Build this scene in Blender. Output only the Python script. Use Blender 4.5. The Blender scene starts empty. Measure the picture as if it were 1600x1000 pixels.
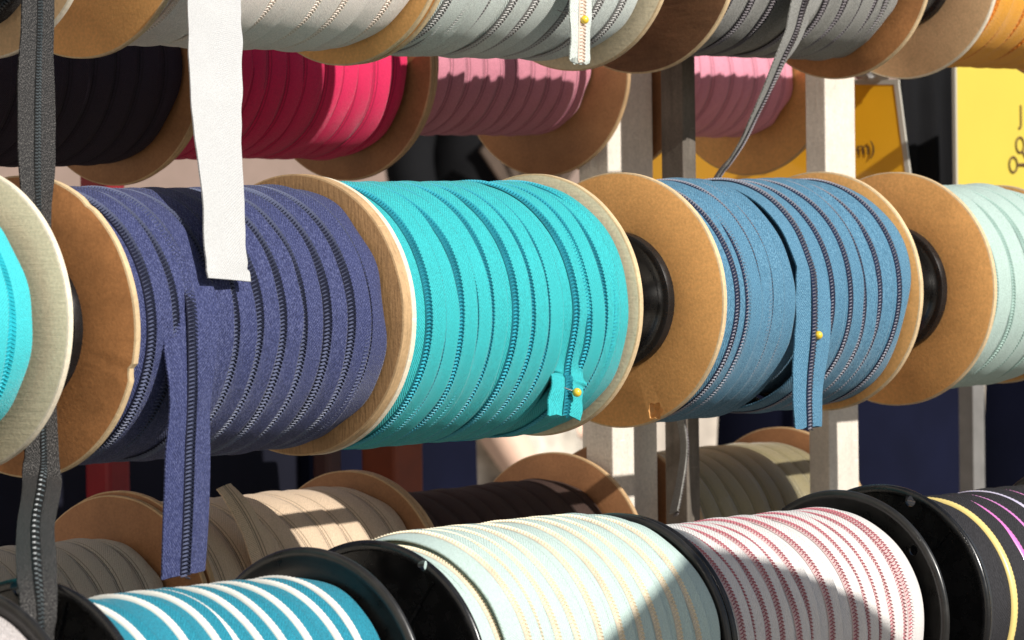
import bpy, bmesh, math, random
import numpy as np
from mathutils import Matrix, Vector

random.seed(7)
G = -12.2                    # height of the paving below the middle rod
S = 0.1                      # one modelling unit = one flange radius = 0.1 m
SC = bpy.context.scene
COL = SC.collection

# ------------------------------------------------------------------ camera
yaw, pitch, roll = math.radians(37.524), math.radians(-1.536), math.radians(-0.761)
F = Vector((math.cos(yaw)*math.cos(pitch), math.sin(yaw)*math.cos(pitch), math.sin(pitch)))
R0 = Vector((math.sin(yaw), -math.cos(yaw), 0)); U0 = R0.cross(F)
Rv = R0*math.cos(roll) + U0*math.sin(roll)
Uv = -R0*math.sin(roll) + U0*math.cos(roll)
cam = bpy.data.cameras.new('camera')
cam.sensor_width = 36.0
cam.lens = 6768.727/1600*36.0
cam.clip_start = 0.05; cam.clip_end = 3000
cam.dof.use_dof = True
cam.dof.focus_distance = 3.17
cam.dof.aperture_fstop = 22
co = bpy.data.objects.new('camera', cam); COL.objects.link(co)
M = Matrix(((Rv.x, Uv.x, -F.x), (Rv.y, Uv.y, -F.y), (Rv.z, Uv.z, -F.z))).to_4x4()
M.translation = Vector((0, -19.984, 0.759))*S
co.matrix_world = M
SC.camera = co

# ------------------------------------------------------------------ light
sun_dir = Vector((-0.07, -1.0, 0.635)).normalized()      # towards the sun
elev = math.asin(sun_dir.z); rot = math.atan2(sun_dir.x, sun_dir.y)
W = bpy.data.worlds.new('World'); SC.world = W; W.use_nodes = True
nt = W.node_tree; nt.nodes.clear()
sky = nt.nodes.new('ShaderNodeTexSky'); sky.sky_type = 'NISHITA'; sky.sun_disc = False
sky.sun_elevation = elev; sky.sun_rotation = rot
bg = nt.nodes.new('ShaderNodeBackground'); bg.inputs[1].default_value = 0.055
wo = nt.nodes.new('ShaderNodeOutputWorld')
nt.links.new(sky.outputs[0], bg.inputs[0]); nt.links.new(bg.outputs[0], wo.inputs[0])
sl = bpy.data.lights.new('sun', 'SUN'); sl.energy = 4.5; sl.angle = math.radians(0.53); sl.color = (1.0, 0.96, 0.895)
so = bpy.data.objects.new('sun', sl); COL.objects.link(so)
so.rotation_euler = (-sun_dir).to_track_quat('-Z', 'Y').to_euler(); so.location = (0, 0, 10)
SC.view_settings.view_transform = 'Standard'; SC.view_settings.look = 'None'
SC.view_settings.exposure = 0.35; SC.view_settings.gamma = 1.0
SC.cycles.max_bounces = 8

# ------------------------------------------------------------------ materials
class NT:
    def __init__(s, name):
        s.m = bpy.data.materials.new(name); s.m.use_nodes = True
        s.t = s.m.node_tree; s.b = s.t.nodes['Principled BSDF']
    def n(s, typ, **kw):
        x = s.t.nodes.new('ShaderNode'+typ)
        for k, v in kw.items(): setattr(x, k, v)
        return x
    def l(s, a, b): s.t.links.new(a, b)
    def math(s, op, a, b=None):
        x = s.n('Math', operation=op)
        for i, v in enumerate((a, b)):
            if v is None: continue
            if isinstance(v, (int, float)): x.inputs[i].default_value = v
            else: s.l(v, x.inputs[i])
        return x.outputs[0]
    def noise(s, vec, scale, detail=2, rough=0.5, w=None):
        x = s.n('TexNoise', noise_dimensions='4D' if w is not None else '3D')
        x.inputs['Scale'].default_value = scale; x.inputs['Detail'].default_value = detail; x.inputs['Roughness'].default_value = rough
        s.l(vec, x.inputs['Vector'])
        if w is not None: s.l(w, x.inputs['W'])
        return x.outputs['Fac']
    def ramp(s, fac, stops):
        x = s.n('ValToRGB'); cr = x.color_ramp
        while len(cr.elements) < len(stops): cr.elements.new(0.5)
        for e, (p, c) in zip(cr.elements, stops):
            e.position = p; e.color = (*c, 1)
        s.l(fac, x.inputs[0]); return x.outputs[0]
    def mix(s, fac, a, b, mode='MIX'):
        x = s.n('Mix', data_type='RGBA', blend_type=mode)
        for sock, v in ((x.inputs[0], fac), (x.inputs[6], a), (x.inputs[7], b)):
            if isinstance(v, (int, float)): sock.default_value = v
            elif isinstance(v, tuple): sock.default_value = (*v, 1)
            else: s.l(v, sock)
        return x.outputs[2]
    def scalevec(s, vec, sc):
        x = s.n('Mapping'); x.inputs['Scale'].default_value = sc; s.l(vec, x.inputs['Vector']); return x.outputs[0]
    def bump(s, h, strength, dist):
        x = s.n('Bump'); x.inputs['Strength'].default_value = strength; x.inputs['Distance'].default_value = dist
        s.l(h, x.inputs['Height']); s.l(x.outputs[0], s.b.inputs['Normal'])
    def rnd(s, k=50.0):
        return s.math('MULTIPLY', s.n('ObjectInfo').outputs['Random'], k)

def mul(c, k): return tuple(min(1, max(0, v*k)) for v in c)

def fabric(name, col, grain=0.12, sheen=0.12, rough=0.75, speck=None, tint=0.08, spec=0.3, seam=None):
    """woven tape: fine twill grain in the tape's own uv, soft blotches, small tint change per turn"""
    t = NT(name); uv = t.n('UVMap').outputs[0]; w = t.rnd()
    fine = t.noise(t.scalevec(uv, (1, 0.5, 1)), 150, 1, 0.5, w)
    # twill: diagonal thread waves that flip to either side of the coil (herringbone)
    sx = t.n('SeparateXYZ'); t.l(uv, sx.inputs[0])
    au = t.math('ABSOLUTE', sx.outputs[0])
    ph = t.math('ADD', t.math('MULTIPLY', au, 300.0), t.math('MULTIPLY', sx.outputs[1], 260.0))
    tw = t.math('SINE', ph)
    blot = t.noise(uv, 3.0, 3, 0.55, w)
    g = t.ramp(fine, [(0.3, mul(col, 1-grain*2.2)), (0.5, col), (0.7, speck if speck else mul(col, 1+grain*2.2))])
    g = t.mix(t.math('MULTIPLY', t.math('ADD', tw, 1.0), .5), g, t.mix(1.0, g, (1-grain*.9,)*3, 'MULTIPLY'))
    c = t.mix(t.math('MULTIPLY', t.math('ADD', blot, -0.5), 0.8), g, mul(col, 1.25))
    r = t.n('ObjectInfo').outputs['Random']
    c = t.mix(t.math('MULTIPLY', r, tint*2), c, mul(col, 0.72))
    if seam:      # woven-in stitching lines either side of the closed coil
        for u0, hw in ((0.0, .008), (.030, .005), (-.028, .004)):
            m_ = t.math('LESS_THAN', t.math('ABSOLUTE', t.math('SUBTRACT', sx.outputs[0], u0)), hw)
            c = t.mix(m_, c, mul(col, seam))
    t.l(c, t.b.inputs['Base Color'])
    t.b.inputs['Roughness'].default_value = rough; t.b.inputs['Specular IOR Level'].default_value = spec
    t.b.inputs['Sheen Weight'].default_value = sheen; t.b.inputs['Sheen Roughness'].default_value = 0.4
    h = t.math('ADD', t.math('MULTIPLY', tw, 0.35), t.math('MULTIPLY', fine, 1.6))
    t.bump(h, 0.5, 0.0009)
    return t.m

def plain(name, col, rough=0.5, spec=0.5, metallic=0.0, coat=0.0, var=0.0, scale=40, bump=0.0, sheen=0.0):
    t = NT(name)
    t.b.inputs['Roughness'].default_value = rough; t.b.inputs['Specular IOR Level'].default_value = spec
    t.b.inputs['Metallic'].default_value = metallic; t.b.inputs['Coat Weight'].default_value = coat
    t.b.inputs['Sheen Weight'].default_value = sheen
    ob = t.n('TexCoord').outputs['Object']
    f = t.noise(ob, scale, 4, 0.6, t.rnd())
    t.l(t.ramp(f, [(0.3, mul(col, 1-var)), (0.7, mul(col, 1+var))]), t.b.inputs['Base Color'])
    if bump: t.bump(f, bump, 0.001)
    return t.m

def wood(name, col, dark=0.62, streak=0.25, rough=0.55, axis=(1, 6, 55), blot=0.35, spec=0.3):
    t = NT(name); ob = t.n('TexCoord').outputs['Object']; w = t.rnd()
    g = t.noise(t.scalevec(ob, axis), 14, 5, 0.65, w)
    b = t.noise(ob, 22, 5, 0.62, w)
    f = t.noise(ob, 420, 2, 0.5, w)
    c = t.ramp(g, [(0.28, mul(col, 1-streak)), (0.5, col), (0.75, mul(col, 1+streak*0.7))])
    c = t.mix(t.math('MULTIPLY', t.math('GREATER_THAN', b, 2.0), 0.0), c, c)
    bl = t.ramp(b, [(0.35, (1, 1, 1)), (0.72, (1-blot,)*3)])
    c = t.mix(1.0, c, bl, 'MULTIPLY')
    fl = t.ramp(f, [(0.3, (0.86,)*3), (0.7, (1.08,)*3)])
    c = t.mix(1.0, c, fl, 'MULTIPLY')
    st = t.noise(ob, 5, 4, 0.7, w)       # handling stains
    c = t.mix(t.math('MULTIPLY', t.math('SMOOTH_MIN', t.math('MULTIPLY', t.math('MAXIMUM', t.math('SUBTRACT', st, .5), 0.0), 5.0), 1.0), .28), c, mul(col, .45))
    # thin scratches
    sc = t.noise(t.scalevec(ob, (1, 40, 9)), 30, 1, 0.4, w)
    sm = t.math('GREATER_THAN', sc, 0.735)
    c = t.mix(t.math('MULTIPLY', sm, 0.3), c, mul(col, 1.7))
    t.l(c, t.b.inputs['Base Color'])
    t.b.inputs['Roughness'].default_value = rough; t.b.inputs['Specular IOR Level'].default_value = spec
    t.bump(t.math('ADD', g, t.math('MULTIPLY', f, 0.4)), 0.3, 0.0012)
    return t.m

def black_plastic(name, col=(0.007, 0.007, 0.0075), rough=0.16):
    t = NT(name); ob = t.n('TexCoord').outputs['Object']
    f = t.noise(ob, 60, 5, 0.65, t.rnd()); d = t.noise(ob, 700, 2, 0.5)
    t.l(t.ramp(f, [(0.35, col), (0.8, mul(col, 2.2))]), t.b.inputs['Base Color'])
    r = t.n('MapRange'); r.inputs['From Min'].default_value = 0.3; r.inputs['From Max'].default_value = 0.7
    r.inputs['To Min'].default_value = rough; r.inputs['To Max'].default_value = rough+0.2
    t.l(f, r.inputs[0]); t.l(r.outputs[0], t.b.inputs['Roughness'])
    t.bump(d, 0.06, 0.0006)
    return t.m

MT = {}
MT['face_brown'] = wood('hardboard_brown', (0.58, 0.26, 0.095), streak=0.15, blot=0.45, axis=(1, 1, 1.6))
MT['face_tan'] = wood('hardboard_tan', (0.84, 0.44, 0.15), streak=0.08, blot=0.18, axis=(1, 1, 1.6))
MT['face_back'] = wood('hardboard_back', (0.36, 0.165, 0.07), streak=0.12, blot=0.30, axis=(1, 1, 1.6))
MT['face_light'] = wood('hardboard_light', (0.74, 0.48, 0.26), streak=0.08, blot=0.18, axis=(1, 1.4, 1))
MT['face_dark'] = wood('hardboard_dark', (0.22, 0.105, 0.05), streak=0.25, blot=0.35, axis=(1, 2, 12))
MT['face_birch'] = wood('birch_pale', (0.80, 0.69, 0.48), streak=0.06, blot=0.12, axis=(1, 2, 26))
MT['face_ply'] = wood('plywood_tan', (0.40, 0.23, 0.105), streak=0.35, blot=0.2, axis=(1, 42, 5))
MT['rim_pale'] = wood('rim_pale', (0.72, 0.53, 0.31), streak=0.2, blot=0.25, axis=(30, 3, 3))
MT['rim_white'] = wood('rim_white', (0.80, 0.70, 0.54), streak=0.12, blot=0.12, axis=(30, 3, 3))
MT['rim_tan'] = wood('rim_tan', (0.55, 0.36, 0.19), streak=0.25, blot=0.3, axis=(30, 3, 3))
MT['black'] = black_plastic('black_plastic')
MT['black_soft'] = black_plastic('black_plastic_worn', (0.012, 0.0115, 0.011), 0.22)
MT['rod'] = plain('rod_steel', (0.25, 0.24, 0.23), 0.4, metallic=0.8, var=0.2)
MT['post_white'] = wood('post_whitewashed', (0.74, 0.67, 0.58), streak=0.08, blot=0.12, axis=(6, 6, 0.8), rough=0.7)
MT['post_grey'] = wood('post_weathered', (0.16, 0.135, 0.11), streak=0.3, blot=0.45, axis=(9, 9, 0.8), rough=0.8)

# ------------------------------------------------------------------ mesh helpers
def mk(name, V, Fc, mats, parent=None, uv=None, mi=None, smooth=True, loc=None, wrap=0.0):
    """one mesh object from vertex and face lists, in modelling units"""
    me = bpy.data.meshes.new(name)
    me.from_pydata((np.asarray(V, float)*S).tolist(), [], [list(map(int, f)) for f in Fc])
    for m in (mats if isinstance(mats, (list, tuple)) else [mats]): me.materials.append(m)
    if mi is not None: me.polygons.foreach_set('material_index', np.asarray(mi, np.int32))
    me.polygons.foreach_set('use_smooth', np.full(len(me.polygons), smooth))
    if uv is not None:
        l = me.uv_layers.new(name='UVMap'); vi = np.empty(len(me.loops), np.int32); me.loops.foreach_get('vertex_index', vi)
        q = np.asarray(uv, np.float32)[vi].copy()
        if wrap:                                           # close the ring without a squeezed strip of texture
            ls = np.empty(len(me.polygons), np.int32); lt = ls.copy()
            me.polygons.foreach_get('loop_start', ls); me.polygons.foreach_get('loop_total', lt)
            fid = np.repeat(np.arange(len(ls)), lt); mx = np.full(len(ls), -1e9); np.maximum.at(mx, fid, q[:, 1])
            q[:, 1] += np.where(mx[fid]-q[:, 1] > wrap*.5, wrap, 0)
        l.data.foreach_set('uv', q.ravel())
    me.update()
    o = bpy.data.objects.new(name, me); COL.objects.link(o)
    if parent is not None: o.parent = parent
    if loc is not None: o.location = Vector(loc)*S
    return o

def sharp(o, deg=35):
    o.data.set_sharp_from_angle(angle=math.radians(deg))

def thing(name, label, cat, loc, group=None):
    o = bpy.data.objects.new(name, None); COL.objects.link(o); o.location = Vector(loc)*S
    o.empty_display_size = 0.02
    o['label'] = label; o['category'] = cat
    if group: o['group'] = group
    return o
def tag(o, label, cat, group=None):
    o['label'] = label; o['category'] = cat
    if group: o['group'] = group
    return o

def copy_obj(o, parent=None):
    c = o.copy(); COL.objects.link(c)
    if parent is not None: c.parent = parent
    return c

def ring_noise(n, k, rng, lo=1):
    """smooth periodic noise over n samples with harmonics lo..k"""
    th = np.linspace(0, 2*np.pi, n, endpoint=False); y = np.zeros(n)
    for h in range(lo, k+1): y += rng.normal()/h**0.7*np.sin(h*th+rng.uniform(0, 6.28))
    return y/ (np.abs(y).max()+1e-9)

def lathe(prof, n=128, rfun=None):
    """closed profile of (x, r) turned about the x axis"""
    th = np.linspace(0, 2*np.pi, n, endpoint=False); V = []
    for x, r in prof:
        rr = r*(1+(rfun if rfun is not None and r > 0.9 else 0))*np.ones(n)
        V.append(np.stack([np.full(n, x), rr*np.cos(th), rr*np.sin(th)], 1))
    V = np.concatenate(V); k = len(prof); Fc = []
    for i in range(k):
        j = (i+1) % k
        for a in range(n):
            b = (a+1) % n
            Fc.append((i*n+a, j*n+a, j*n+b, i*n+b))
    return V, Fc

def box(c0, c1):
    (x0, y0, z0), (x1, y1, z1) = c0, c1
    V = [(x0,y0,z0),(x1,y0,z0),(x1,y1,z0),(x0,y1,z0),(x0,y0,z1),(x1,y0,z1),(x1,y1,z1),(x0,y1,z1)]
    Fc = [(0,3,2,1),(4,5,6,7),(0,1,5,4),(1,2,6,5),(2,3,7,6),(3,0,4,7)]
    return V, Fc

def bevel(o, w, seg=2):
    bm = bmesh.new(); bm.from_mesh(o.data)
    bmesh.ops.bevel(bm, geom=bm.edges[:], offset=w*S, segments=seg, profile=0.5, affect='EDGES')
    bm.to_mesh(o.data); bm.free(); o.data.update()
    return o

def boolean(o, cutters):
    for c in cutters:
        m = o.modifiers.new('cut', 'BOOLEAN'); m.operation = 'DIFFERENCE'; m.object = c; m.solver = 'EXACT'
    bpy.context.view_layer.update()
    dg = bpy.context.evaluated_depsgraph_get()
    me = bpy.data.meshes.new_from_object(o.evaluated_get(dg))
    o.modifiers.clear(); o.data = me
    for c in cutters: bpy.data.objects.remove(c)
    return o

# ------------------------------------------------------------------ flanges
def wood_flange(parent, x0, x1, oy, oz, face, rim, seed, chips=(), R=1.0, pits=()):
    rng = np.random.default_rng(seed); n = 160; c = 0.012; t = x1-x0
    rf = ring_noise(n, 24, rng, 2)*0.0022
    th = np.linspace(0, 2*np.pi, n, endpoint=False)
    for a, d, wd in chips:
        dd = (th-a+np.pi) % (2*np.pi)-np.pi
        rf = rf - d*np.clip(1-np.abs(dd)/wd, 0, 1)
    prof = [(0, .12), (0, .5), (0, R-c), (c*.6, R), (t-c*.6, R), (t, R-c), (t, .5), (t, .12)]
    V, Fc = lathe(prof, n, rf)
    mi = np.zeros(len(Fc), int); mi[2*n:5*n] = 1
    o = mk('flange', V, Fc, [MT[face], MT[rim]], parent, mi=mi, loc=(x0, oy, oz)); sharp(o)
    cut = []
    for (py, pz, s) in pits:                           # a broken-out knot in the board
        bm = bmesh.new(); bmesh.ops.create_icosphere(bm, subdivisions=3, radius=s*S)
        for v in bm.verts: v.co *= 1+0.28*math.sin(v.co.y*900+1)*math.cos(v.co.z*700); v.co.x *= 0.6
        me = bpy.data.meshes.new('cut'); bm.to_mesh(me); bm.free()
        k = bpy.data.objects.new('cut', me); COL.objects.link(k); k.location = o.location+Vector((0, py*S, pz*S))
        if parent: k.location += parent.location
        cut.append(k)
    if cut: boolean(o, cut); sharp(o)
    return o

def plastic_flange(parent, x0, x1, side, mat='black', R=0.949, holes=(), ribs=()):
    """black moulded flange: thin web, raised bead round the edge, hub collar; side -1 = left flange"""
    t = x1-x0; a = x0 if side < 0 else x1; s = 1 if side < 0 else -1
    b = 0.045
    prof = [(0.02, .10), (0.02, .20), (0.000, .22), (0.000, .30), (0.022, .32), (0.026, .80), (0.020, R-b*1.5)]
    for k in range(9):
        an = math.radians(200-k*27.5*1.0)
        prof.append((0.030+b*0.75*math.cos(an), R-b+b*math.sin(an)))
    prof += [(0.052, R-b*1.6), (0.046, .80), (0.046, .12)]
    prof = [(s*x, r) for x, r in prof]
    if s < 0: prof = prof[::-1]
    V, Fc = lathe(prof, 144)
    o = mk('flange', V, Fc, MT[mat], parent, loc=(a, 0, 0))
    cut = []
    for (py, pz, r) in holes:
        bm = bmesh.new(); bmesh.ops.create_cone(bm, cap_ends=True, segments=24, radius1=r*S, radius2=r*S, depth=0.4*S, matrix=Matrix.Rotation(math.pi/2, 4, 'Y'))
        me = bpy.data.meshes.new('cut'); bm.to_mesh(me); bm.free()
        k = bpy.data.objects.new('cut', me); COL.objects.link(k); k.location = parent.location+Vector((a, py, pz))*S
        cut.append(k)
    if cut: boolean(o, cut)
    sharp(o, 40)
    for an in ribs:                                    # moulded radial ribs on the outer web
        V, Fc = box((0, .32, -.008), (.012, .86, .008))
        V = np.array(V); c, sn = math.cos(an), math.sin(an)
        V = np.stack([V[:, 0], V[:, 1]*c-V[:, 2]*sn, V[:, 1]*sn+V[:, 2]*c], 1)
        V[:, 0] = V[:, 0]*(-1)*s+0.026*s
        rb = mk('rib', V, Fc, MT[mat], o, smooth=False)
    return o

def hub_cap(parent, x, oy, oz, r=0.54, hole=True):
    """black bearing cup pressed into the flange, standing a little proud of it"""
    prof = [(0.0, .11), (-.02, .11), (-.02, .16), (-.015, .18), (-.018, r-.16), (-.05, r-.12), (-.075, r-.06), (-.078, r-.03), (-.07, r-.008), (-.05, r), (0.0, r)]
    V, Fc = lathe(prof[::-1], 96)
    o = mk('hub_cap', V, Fc, MT['black'], parent, loc=(x, oy, oz)); sharp(o, 45)
    if hole:
        bm = bmesh.new(); bmesh.ops.create_cone(bm, cap_ends=True, segments=20, radius1=.022*S, radius2=.022*S, depth=.4*S, matrix=Matrix.Rotation(math.pi/2, 4, 'Y'))
        me = bpy.data.meshes.new('cut'); bm.to_mesh(me); bm.free()
        k = bpy.data.objects.new('cut', me); COL.objects.link(k)
        k.location = parent.location+Vector((x, oy-.12, oz+.34))*S
        boolean(o, [k]); sharp(o, 45)
    return o

# ------------------------------------------------------------------ tape
def turn_mesh(r, w, seed, fab, n=144, slope=0.085, wob=0.022, edge=0.006, seam=False, rn=0.007, edge_k=14, endlift=0.0, uR=None, lift=.022):
    """one turn of tape lying on the spool, its right edge over the next turn's left edge"""
    rng = np.random.default_rng(seed)
    th = np.linspace(0, 2*np.pi, n, endpoint=False)
    xo = ring_noise(n, 5, rng)*wob; ro = ring_noise(n, 7, rng)*rn
    eL = ring_noise(n, edge_k, rng, 2)*edge; eR = ring_noise(n, edge_k, rng, 2)*edge
    h = w/2; g = uR if uR else h
    if seam: us = [-h, -h+.012, -h*.5, -.014, -.005, .005, .014, g*.6, g-.012, g]
    else:    us = [-h, -h+.012, -h*.55, -.06, -.03, .03, .06, max(.075, g*.62), g-.012, g]
    def hh(u):
        y = slope*u + 0.006*math.cos(u/h*1.4)
        if seam and abs(u) < .008: y -= .012
        if not seam and abs(u) < .05: y += .006
        if u > 0: y += lift*(u/g)**3
        if abs(u+h) < 1e-6 or abs(u-g) < 1e-6: y -= .004
        if endlift and u > g*.5: y -= (endlift+lift)*(u/g-.5)
        return y
    cols = [(u, hh(u)) for u in us] + [(u, hh(u)-.010) for u in (us[-1], us[7], us[2], us[0])]
    V = []; uv = []
    for u, y in cols:
        e = np.where(u > 0, eR, eL)*min(1, (abs(u)/(g if u > 0 else h))**3)
        rr = r+ro+y + (abs(u)/(g if u > 0 else h))**4*e*0.8
        V.append(np.stack([u+xo+e, rr*np.cos(th), rr*np.sin(th)], 1))
        uv.append(np.stack([np.full(n, u), th*r], 1))
    V = np.concatenate(V); uv = np.concatenate(uv); k = len(cols); Fc = []
    for i in range(k):
        j = (i+1) % k
        for a in range(n):
            b = (a+1) % n
            Fc.append((i*n+a, i*n+b, j*n+b, j*n+a))
    return V, Fc, uv, (xo, ro)

def teeth(path, tang, nrm, side, pitch, half=.044, hgt=.026, wide=0.62, slant=0.5):
    """two rows of slanted teeth along a path; arrays of points, tangents, normals and side vectors at the tooth spacing"""
    N = len(path); V = []; Fc = []; mi = []
    for i in range(N):
        p, t, nn, s = path[i], tang[i], nrm[i], side[i]
        for k, sg in enumerate((-1, 1)):
            q = p + t*(pitch*0.5*k)
            d = s*sg + t*slant*0.35; a = q + s*sg*0.002; b = q + s*sg*half + t*(slant*half*0.5)
            ww = t*(pitch*wide*0.5)
            i0 = len(V)
            V += [a-ww, a+ww, b-ww*.8, b+ww*.8, a+nn*hgt*.92, b-s*sg*half*.22+nn*hgt*.78]
            Fc += [(i0, i0+4, i0+5, i0+2), (i0+1, i0+3, i0+5, i0+4), (i0+2, i0+5, i0+3), (i0, i0+1, i0+4)]
            mi += [0]*4
    return V, Fc, mi

def coil_on_turn(r, xo, ro, n, pitch, half, hgt, slope=.085):
    L = 2*np.pi*r; N = int(L/pitch); th = np.linspace(0, 2*np.pi, N, endpoint=False); tg = np.linspace(0, 2*np.pi, n, endpoint=False)
    x = np.interp(th, np.append(tg, 2*np.pi), np.append(xo, xo[0])); rr = r + .008 + np.interp(th, np.append(tg, 2*np.pi), np.append(ro, ro[0]))
    c, s = np.cos(th), np.sin(th); o = np.ones(N); z = np.zeros(N)
    P = np.stack([x, rr*c, rr*s], 1); T = np.stack([z, -s, c], 1); NN = np.stack([z, c, s], 1); SD = np.stack([o, z, z], 1)
    V, Fc, mi = teeth(P, T, NN, SD, L/N, half, hgt)
    # the stitched cord the teeth sit on
    i0 = len(V); m = 96; t2 = np.linspace(0, 2*np.pi, m, endpoint=False)
    x2 = np.interp(t2, np.append(tg, 2*np.pi), np.append(xo, xo[0])); r2 = r + .010 + np.interp(t2, np.append(tg, 2*np.pi), np.append(ro, ro[0]))
    for u, hh in ((-half*1.15, 0), (-half*.9, .005), (half*.9, .005), (half*1.15, 0)):
        for a in range(m): V.append(np.array([x2[a]+u, (r2[a]+hh)*math.cos(t2[a]), (r2[a]+hh)*math.sin(t2[a])]))
    for k in range(3):
        for a in range(m):
            b = (a+1) % m
            Fc.append((i0+k*m+a, i0+k*m+b, i0+(k+1)*m+b, i0+(k+1)*m+a)); mi.append(1)
    return V, Fc, mi

def band_on_turn(r, xo, ro, n, half, hgt):
    """smooth moulded coil seen as a plain raised ribbed band"""
    V = []; Fc = []; m = 288; t2 = np.linspace(0, 2*np.pi, m, endpoint=False); tg = np.linspace(0, 2*np.pi, n, endpoint=False)
    x2 = np.interp(t2, np.append(tg, 2*np.pi), np.append(xo, xo[0])); r2 = r + .008 + np.interp(t2, np.append(tg, 2*np.pi), np.append(ro, ro[0]))
    rib = np.where(np.arange(m) % 2 == 0, 0.0, -.004)
    prof = [(-half, 0), (-half*.85, hgt*.7), (-half*.35, hgt), (half*.35, hgt), (half*.85, hgt*.7), (half, 0)]
    for u, hh in prof:
        k = rib if hh > 0 else 0
        V.append(np.stack([x2+u, (r2+hh+k)*np.cos(t2), (r2+hh+k)*np.sin(t2)], 1))
    V = np.concatenate(V)
    for k in range(len(prof)-1):
        for a in range(m):
            b = (a+1) % m
            Fc.append((k*m+a, k*m+b, (k+1)*m+b, (k+1)*m+a))
    return V, Fc

def coil_mats(name, tooth, base, rough=0.3, spec=0.8, metallic=0.0):
    return [plain(name+'_teeth', tooth, max(rough, .42), spec*.6, metallic, var=0.12), plain(name+'_cord', base, 0.85, 0.2, var=0.2)]

ROW = {'M': (0, 0), 'T': (1.33, 2.837), 'B': (-2.145, -2.36), 'U': (4.9, 1.986), 'L': (3.35, -2.472)}

class Spool:
    def __init__(s, label, row, xl, xr, oy=0.0, oz=0.0, group='spools of zipper tape'):
        s.y, s.z = ROW[row]; s.xc = (xl+xr)/2; s.xl = xl; s.xr = xr
        s.root = thing('zipper_tape_spool', label, 'tape spool', (s.xc, s.y+oy, s.z+oz), group)
        s.n = 0
    def lx(s, x): return x-s.xc
    def wind(s, centers, r, w, fab, coil=None, variants=4, sag=0.0, seed=1, n=144, wob=.022, edge=.006, seam=False, half=.044, hgt=.026, pitch=.026,
             end_edge=.02, taper=0.0, colors=None, slope=.085, band=False, jitter=.006, core_in=.11, rn=.007, uR=None, drop=(), drop0=(), lift=.022):
        rng = np.random.default_rng(seed); rootl = s.root
        a, b = s.lx(s.xl)+.07, s.lx(s.xr)-.07
        ca = max(a, s.lx(centers[0])-w/2*.7); cb = min(b, s.lx(centers[-1])+w/2*.7)
        V, Fc = lathe([(ca, r-core_in), (cb, r-core_in), (cb, .14), (ca, .14)], 96)
        th = np.arctan2(np.asarray(V)[:, 1], np.asarray(V)[:, 2])
        core = mk('inner_winding', V, Fc, fab, rootl, uv=np.stack([np.asarray(V)[:, 0], th*r], 1), wrap=2*math.pi*r); sharp(core)
        pro = []
        for v in range(variants+1):
            last = v == variants
            V, Fc, uv, (xo, ro) = turn_mesh(r, w, seed*31+v, fab, n, slope, wob, end_edge if last else edge, seam, rn, 13 if last else 14, .06 if last else 0, None if last else uR, lift)
            t = mk('tape_turn', V, Fc, fab, rootl, uv=uv, wrap=2*math.pi*r)
            cobj = None
            if coil:
                if band:
                    V, Fc = band_on_turn(r, xo, ro, n, half, hgt); cobj = mk('zipper_coil', V, Fc, coil[0], t)
                else:
                    V, Fc, mi = coil_on_turn(r, xo, ro, n, pitch, half, hgt); cobj = mk('zipper_coil', V, Fc, coil, t, mi=mi, smooth=False)
            pro.append([t, cobj, False])
        for i, cx in enumerate(centers):
            p = pro[variants] if i == len(centers)-1 else pro[i % variants]
            if not p[2]: t, k = p[0], p[1]; p[2] = True
            else:
                t = copy_obj(p[0], rootl); k = copy_obj(p[1], t) if p[1] else None
            t.location = Vector((s.lx(cx), rng.uniform(-jitter, jitter), -sag+rng.uniform(-jitter, jitter)))*S
            t.rotation_euler = (rng.uniform(0, 6.28), rng.normal()*.007, rng.normal()*.007)
            if taper:                                        # the outermost turns sit lower at the ends
                e = min(cx-centers[0], centers[-1]-cx); f = 1-taper*max(0, 1-e/.4); t.scale = (1, f, f)
            t.scale = (1, 1, 1)
            if i < len(drop0): t.scale = (1, drop0[i], drop0[i])
            if i >= len(centers)-len(drop): f = drop[i-len(centers)+len(drop)]; t.scale = (1, f, f)
            if k is not None and colors is not None:
                k.data = k.data if i < 1 else k.data.copy(); k.data.materials[0] = colors[i % len(colors)]
        for p in pro:
            if not p[2]:
                if p[1]: bpy.data.objects.remove(p[1])
                bpy.data.objects.remove(p[0])
        s.r = r

def seq(x0, x1, pitch, jit, seed):
    rng = random.Random(seed); n = max(2, round((x1-x0)/pitch)+1)
    return [x0+(x1-x0)*i/(n-1)+(rng.uniform(-jit, jit) if 0 < i < n-1 else 0) for i in range(n)]

def catmull(pts, m):
    P = np.array(pts, float); P = np.vstack([2*P[0]-P[1], P, 2*P[-1]-P[-2]]); out = []
    k = len(P)-3
    for s_ in np.linspace(0, k-1e-6, m):
        i = int(s_); t = s_-i; p0, p1, p2, p3 = P[i:i+4]
        out.append(0.5*((2*p1)+(-p0+p2)*t+(2*p0-5*p1+4*p2-p3)*t*t+(-p0+3*p1-3*p2+p3)*t**3))
    return np.array(out)

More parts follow.
